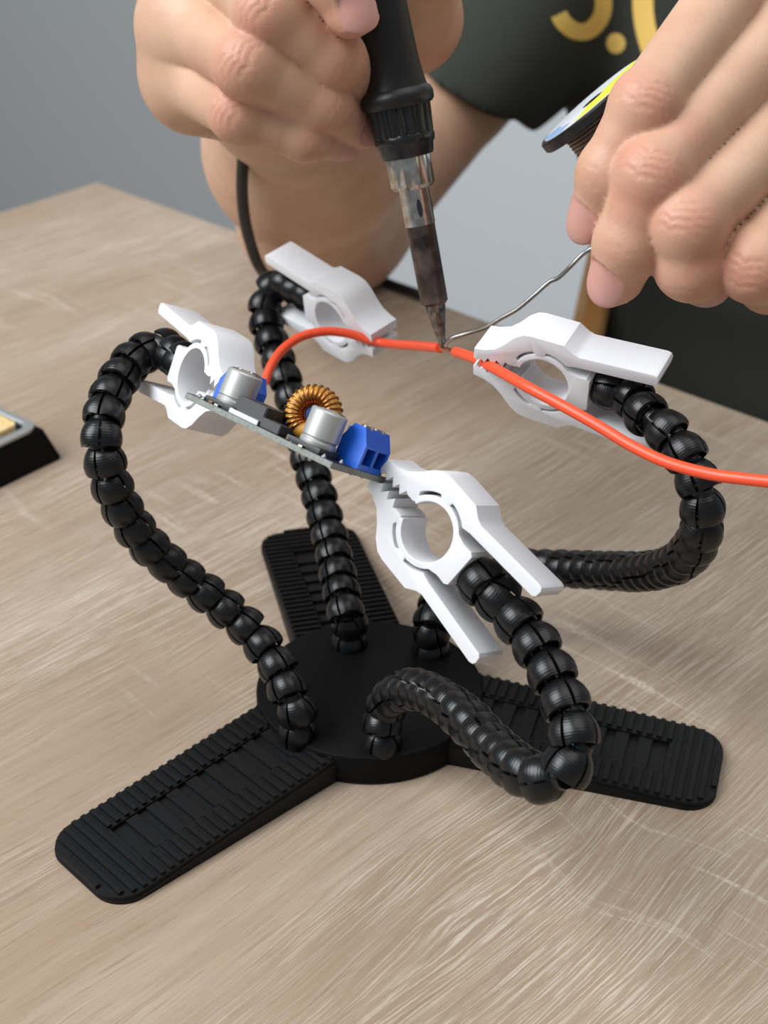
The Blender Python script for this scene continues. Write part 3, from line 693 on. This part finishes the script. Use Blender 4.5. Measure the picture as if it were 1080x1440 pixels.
def r_sdf(p):
    arm = smin(cone(p, RW, RFm, 25, 38), cone(p, RFm, RE, 38, 40), 20); arm = smin(arm, cone(p, RE, RU, 40, 38), 16); arm = smin(arm, cone(p, RU, RS, 38, 46), 6)
    near = np.linalg.norm(p-P(400, 60, 480), axis=1) < 150; d = arm.copy()
    if near.any():
        q = p[near]; pm = smin(palm_sdf(R_, RW, q, [(R_['ring'][0][0], R_['thumb'][1][0], 12, 13), (R_['pinky'][0][0]+FW*10, RW, 13, 22)]), arm[near], 18)
        d[near] = fingers(R_, pm, q)
    return d
def l_sdf(p):
    arm = smin(cone(p, LW, LE, 27, 42), cone(p, LE, LS, 42, 50), 20)
    near = np.linalg.norm(p-P(1080, 130, 430), axis=1) < 160; d = arm.copy()
    if near.any():
        q = p[near]; pm = smin(palm_sdf(L_, LW, q, []), arm[near], 18); d[near] = fingers(L_, pm, q)
    return d
T0 = np.array([335., 478, -330]); T1 = np.array([258., 500, 70]); SQ = np.array([1, 1.42, 1.])
def torso(p, grow=0):
    d = cone(p*SQ, T0*SQ, T1*SQ, 140+grow, 140+grow)/1.2
    return smin(d, cone(p, RS+np.array([14, 0, 6]), LS, 53+grow, 53+grow), 60)
def body_sdf(p): return np.minimum(smin(torso(p), l_sdf(p), 20), smin(torso(p), r_sdf(p), 20))
def depth(p): return (p-CAM)@FW
parts = [surface(r_sdf, np.minimum.reduce([x for c in R_.values() for x, _ in c]+[RW-20])-30, np.maximum.reduce([x for c in R_.values() for x, _ in c]+[RW])+48, .8, lambda c: depth(c) < 562),
         surface(r_sdf, np.minimum(np.minimum(RW, RE), RU)-60, np.maximum(np.maximum(RW, RE), RU)+60, 2.0, lambda c: depth(c) > 548),
         surface(l_sdf, np.minimum.reduce([x for c in L_.values() for x, _ in c])-25, np.maximum.reduce([x for c in L_.values() for x, _ in c]+[LW])+32, .8),
         surface(body_sdf, np.array([60, 330, -480.]), np.array([470, 640, 220.]), 8, slack=1.4)]
V = np.concatenate([p[0] for p in parts]); F = []; o = 0
def relax(v, f, n):
    e = np.unique(np.sort(np.concatenate([f[:, (0, 1)], f[:, (1, 2)], f[:, (2, 3)], f[:, (3, 0)]]), axis=1), axis=0); cnt = np.bincount(e.ravel(), minlength=len(v))[:, None]
    for _ in range(n):
        a = np.stack([np.bincount(e[:, 0], v[e[:, 1], k], len(v))+np.bincount(e[:, 1], v[e[:, 0], k], len(v)) for k in range(3)], 1); v = v*.45+.55*a/np.maximum(cnt, 1)
    return v
parts = [(relax(v, f, 4 if i in (0, 2) else 2), f) for i, (v, f) in enumerate(parts)]
for v, f in parts: F.append(f+o); o += len(v)
F = np.concatenate(F)
me = bpy.data.meshes.new('body'); me.from_pydata(V*MM, [], F.tolist()); me.shade_smooth()
nn = np.empty(len(V)*3, np.float32); me.vertex_normals.foreach_get('vector', nn); nn = nn.reshape(-1, 3)
flush = np.zeros(len(V)); nail = np.zeros(len(V)); disp = np.zeros((len(V), 3))
TOCAM = -FW
def chain(ch, p): return np.minimum.reduce([cone(p, ch[i][0], ch[i+1][0], ch[i][1], ch[i+1][1]) for i in range(3)])
def decorate(H, nails):
    own = lambda nm, m: np.clip((np.minimum.reduce([chain(H[o_], V[m]) for o_ in H if o_ != nm])-chain(H[nm], V[m])-.4)/2.0, 0, 1)
    for nm, ch in H.items():
        for i in (1, 2):
            c, r = ch[i]; u = nrm(nrm(ch[i+1][0]-c)+nrm(c-ch[i-1][0])); bend = nrm(nrm(c-ch[i-1][0])-nrm(ch[i+1][0]-c)+TOCAM*.6); n = nrm(bend-u*(bend@u)); s = np.cross(u, n)
            m = np.where(np.linalg.norm(V-c, axis=1) < r*2.2)[0]; q = V[m]-c; t, ss, hh = q@u, q@s, q@n
            w = own(nm, m)*np.clip((hh/r-.35)/.4, 0, 1)*np.exp(-(ss/(.75*r))**2); wob = .5*np.sin(ss*.9+i)+.3*np.sin(ss*2.1)
            A = .34 if i == 1 else .2
            for off in ((-3.4, -1.3, .9, 3.2) if i == 1 else (-1.6, .3, 1.9)):
                disp[m] -= nn[m]*(A*w*np.exp(-((t-off-wob)/.62)**2))[:, None]
            flush[m] = np.maximum(flush[m], (.75 if i == 1 else .4)*np.exp(-(t/(r*.85))**2)*np.clip(hh/r+.2, 0, 1))
        c, r = ch[3]; m = np.where(np.linalg.norm(V-c, axis=1) < r*2.4)[0]; flush[m] = np.maximum(flush[m], .5*np.clip(1-(np.linalg.norm(V[m]-c, axis=1)-r)/(r*1.2), 0, 1))
        if nm in nails:
            u = nrm(c-ch[2][0]); n = D(*nails[nm]); n = nrm(n-u*(n@u)); s = np.cross(u, n); q = V[m]-c; t, ss, hh = q@u, q@s, q@n
            e = (np.abs(ss)/(.80*r))**3+(np.abs(t-.15*r)/(1.02*r))**3; msk = np.clip((1.06-e)/.14, 0, 1)*(hh > .05*r)*own(nm, m)
            tgt = .99*np.sqrt(np.maximum(r*r-.92*ss*ss, .1))-.06*np.maximum(t, 0)**2/r
            disp[m] += n*((tgt-hh)*msk*.8)[:, None]
            rim = np.exp(-((e-1.15)/.22)**2)*(hh > .05*r)*(t < .7*r)*own(nm, m); disp[m] += nn[m]*(rim*.25)[:, None]
            nail[m] = np.maximum(nail[m], msk*.85)
decorate(R_, dict(index=(.35, -.1, .9), ring=(.8, .2, .55), pinky=(.6, .75, .3)))
decorate(L_, dict(index=(-.75, .15, .62), middle=(-.72, .25, .65), ring=(-.2, .7, .6)))
me.vertices.foreach_set('co', ((V+disp)*MM).astype(np.float32).ravel())
for nm, a in (('flush', flush), ('nail', nail)):
    at = me.attributes.new(nm, 'FLOAT', 'POINT'); at.data.foreach_set('value', a.astype(np.float32))
me.update()
ps = empty('person', (265, 490, -305), 'person in a charcoal T-shirt soldering with both hands', 'person')
put('body', me, M['skin'], ps)
# shirt
HEM = P(655, 139, 815); HN = D(-.44, .9, -.30); SH = P(615, 114, 824)
def fold(p): return 2.2*np.sin(p[:, 0]*.045+p[:, 2]*.03+1.5*np.sin(p[:, 2]*.018))+1.6*np.sin(p[:, 0]*.02-p[:, 2]*.075+p[:, 1]*.05)
def shirt_sdf(p):
    body = torso(p, 9)
    sl = cone(p, RS, SH+(SH-RS)*.35, 62, 50); sl = np.maximum(sl, (p-HEM)@HN); sl = np.maximum(sl, -np.maximum(cone(p, RS, SH+(SH-RS)*.35, 54, 43), -((p-HEM)@HN)-40))
    ls = cone(p, LS, LS+(LE-LS)*.62, 62, 54)
    return smin(smin(body, ls, 25), sl, 14)-fold(p)
sv, sf = surface(shirt_sdf, np.array([0., 300, -490]), np.array([500, 660, 230.]), 2.6, slack=1.6); sv = relax(sv, sf, 3)
sm_ = bpy.data.meshes.new('shirt'); sm_.from_pydata(sv*MM, [], sf.tolist()); sm_.shade_smooth()
sh = put('t_shirt', sm_, M['shirt'], ps); sh['label'] = 'charcoal T-shirt with yellow lettering'
# yellow lettering printed on the chest
def on_shirt(px, py):
    d = FW + RT*((px-540)/FPX) - UP*((py-720)/FPX); d = nrm(d); t = 620.
    for _ in range(120):
        s = float(shirt_sdf((CAM+d*t)[None])[0]); t += s*.7
        if abs(s) < .05: break
    return CAM+d*t-d*.5
def stroke(name, pts, w):
    a = np.array(pts, float); q, _ = spline(np.c_[a, np.zeros(len(a))], 40); q = q[:, :2]; T = np.gradient(q, axis=0); T /= np.linalg.norm(T, axis=1)[:, None]
    Nn = np.stack([-T[:, 1], T[:, 0]], 1); rows = []
    for i in range(len(q)): rows.append([on_shirt(*(q[i]+Nn[i]*w*s)) for s in (-.5, -.17, .17, .5)])
    V = [v for r in rows for v in r]; F = [(i*4+j, i*4+j+1, i*4+5+j, i*4+4+j) for i in range(len(q)-1) for j in range(3)]
    o = put(name, mesh_from(name, V, F, 60), M['yellow'], sh); o['label'] = 'yellow letter print'; return o
stroke('letter_print', [(856, -92), (840, -108), (815, -108), (800, -85), (808, -55), (835, -30), (848, -5), (846, 22), (830, 42), (810, 44), (793, 32), (786, 20)], 24)
stroke('letter_print', [(985, -75), (960, -100), (930, -92), (910, -50), (904, 0), (909, 45), (924, 85), (950, 100), (985, 85)], 29)
ring = [on_shirt(866+13.5*math.cos(a), 61+14.5*math.sin(a)) for a in np.linspace(0, 2*PI, 25)[:-1]]
o = put('letter_print', mesh_from('letter_print', ring+[on_shirt(866, 61)], [(i, (i+1) % 24, 24) for i in range(24)], 60), M['yellow'], sh)
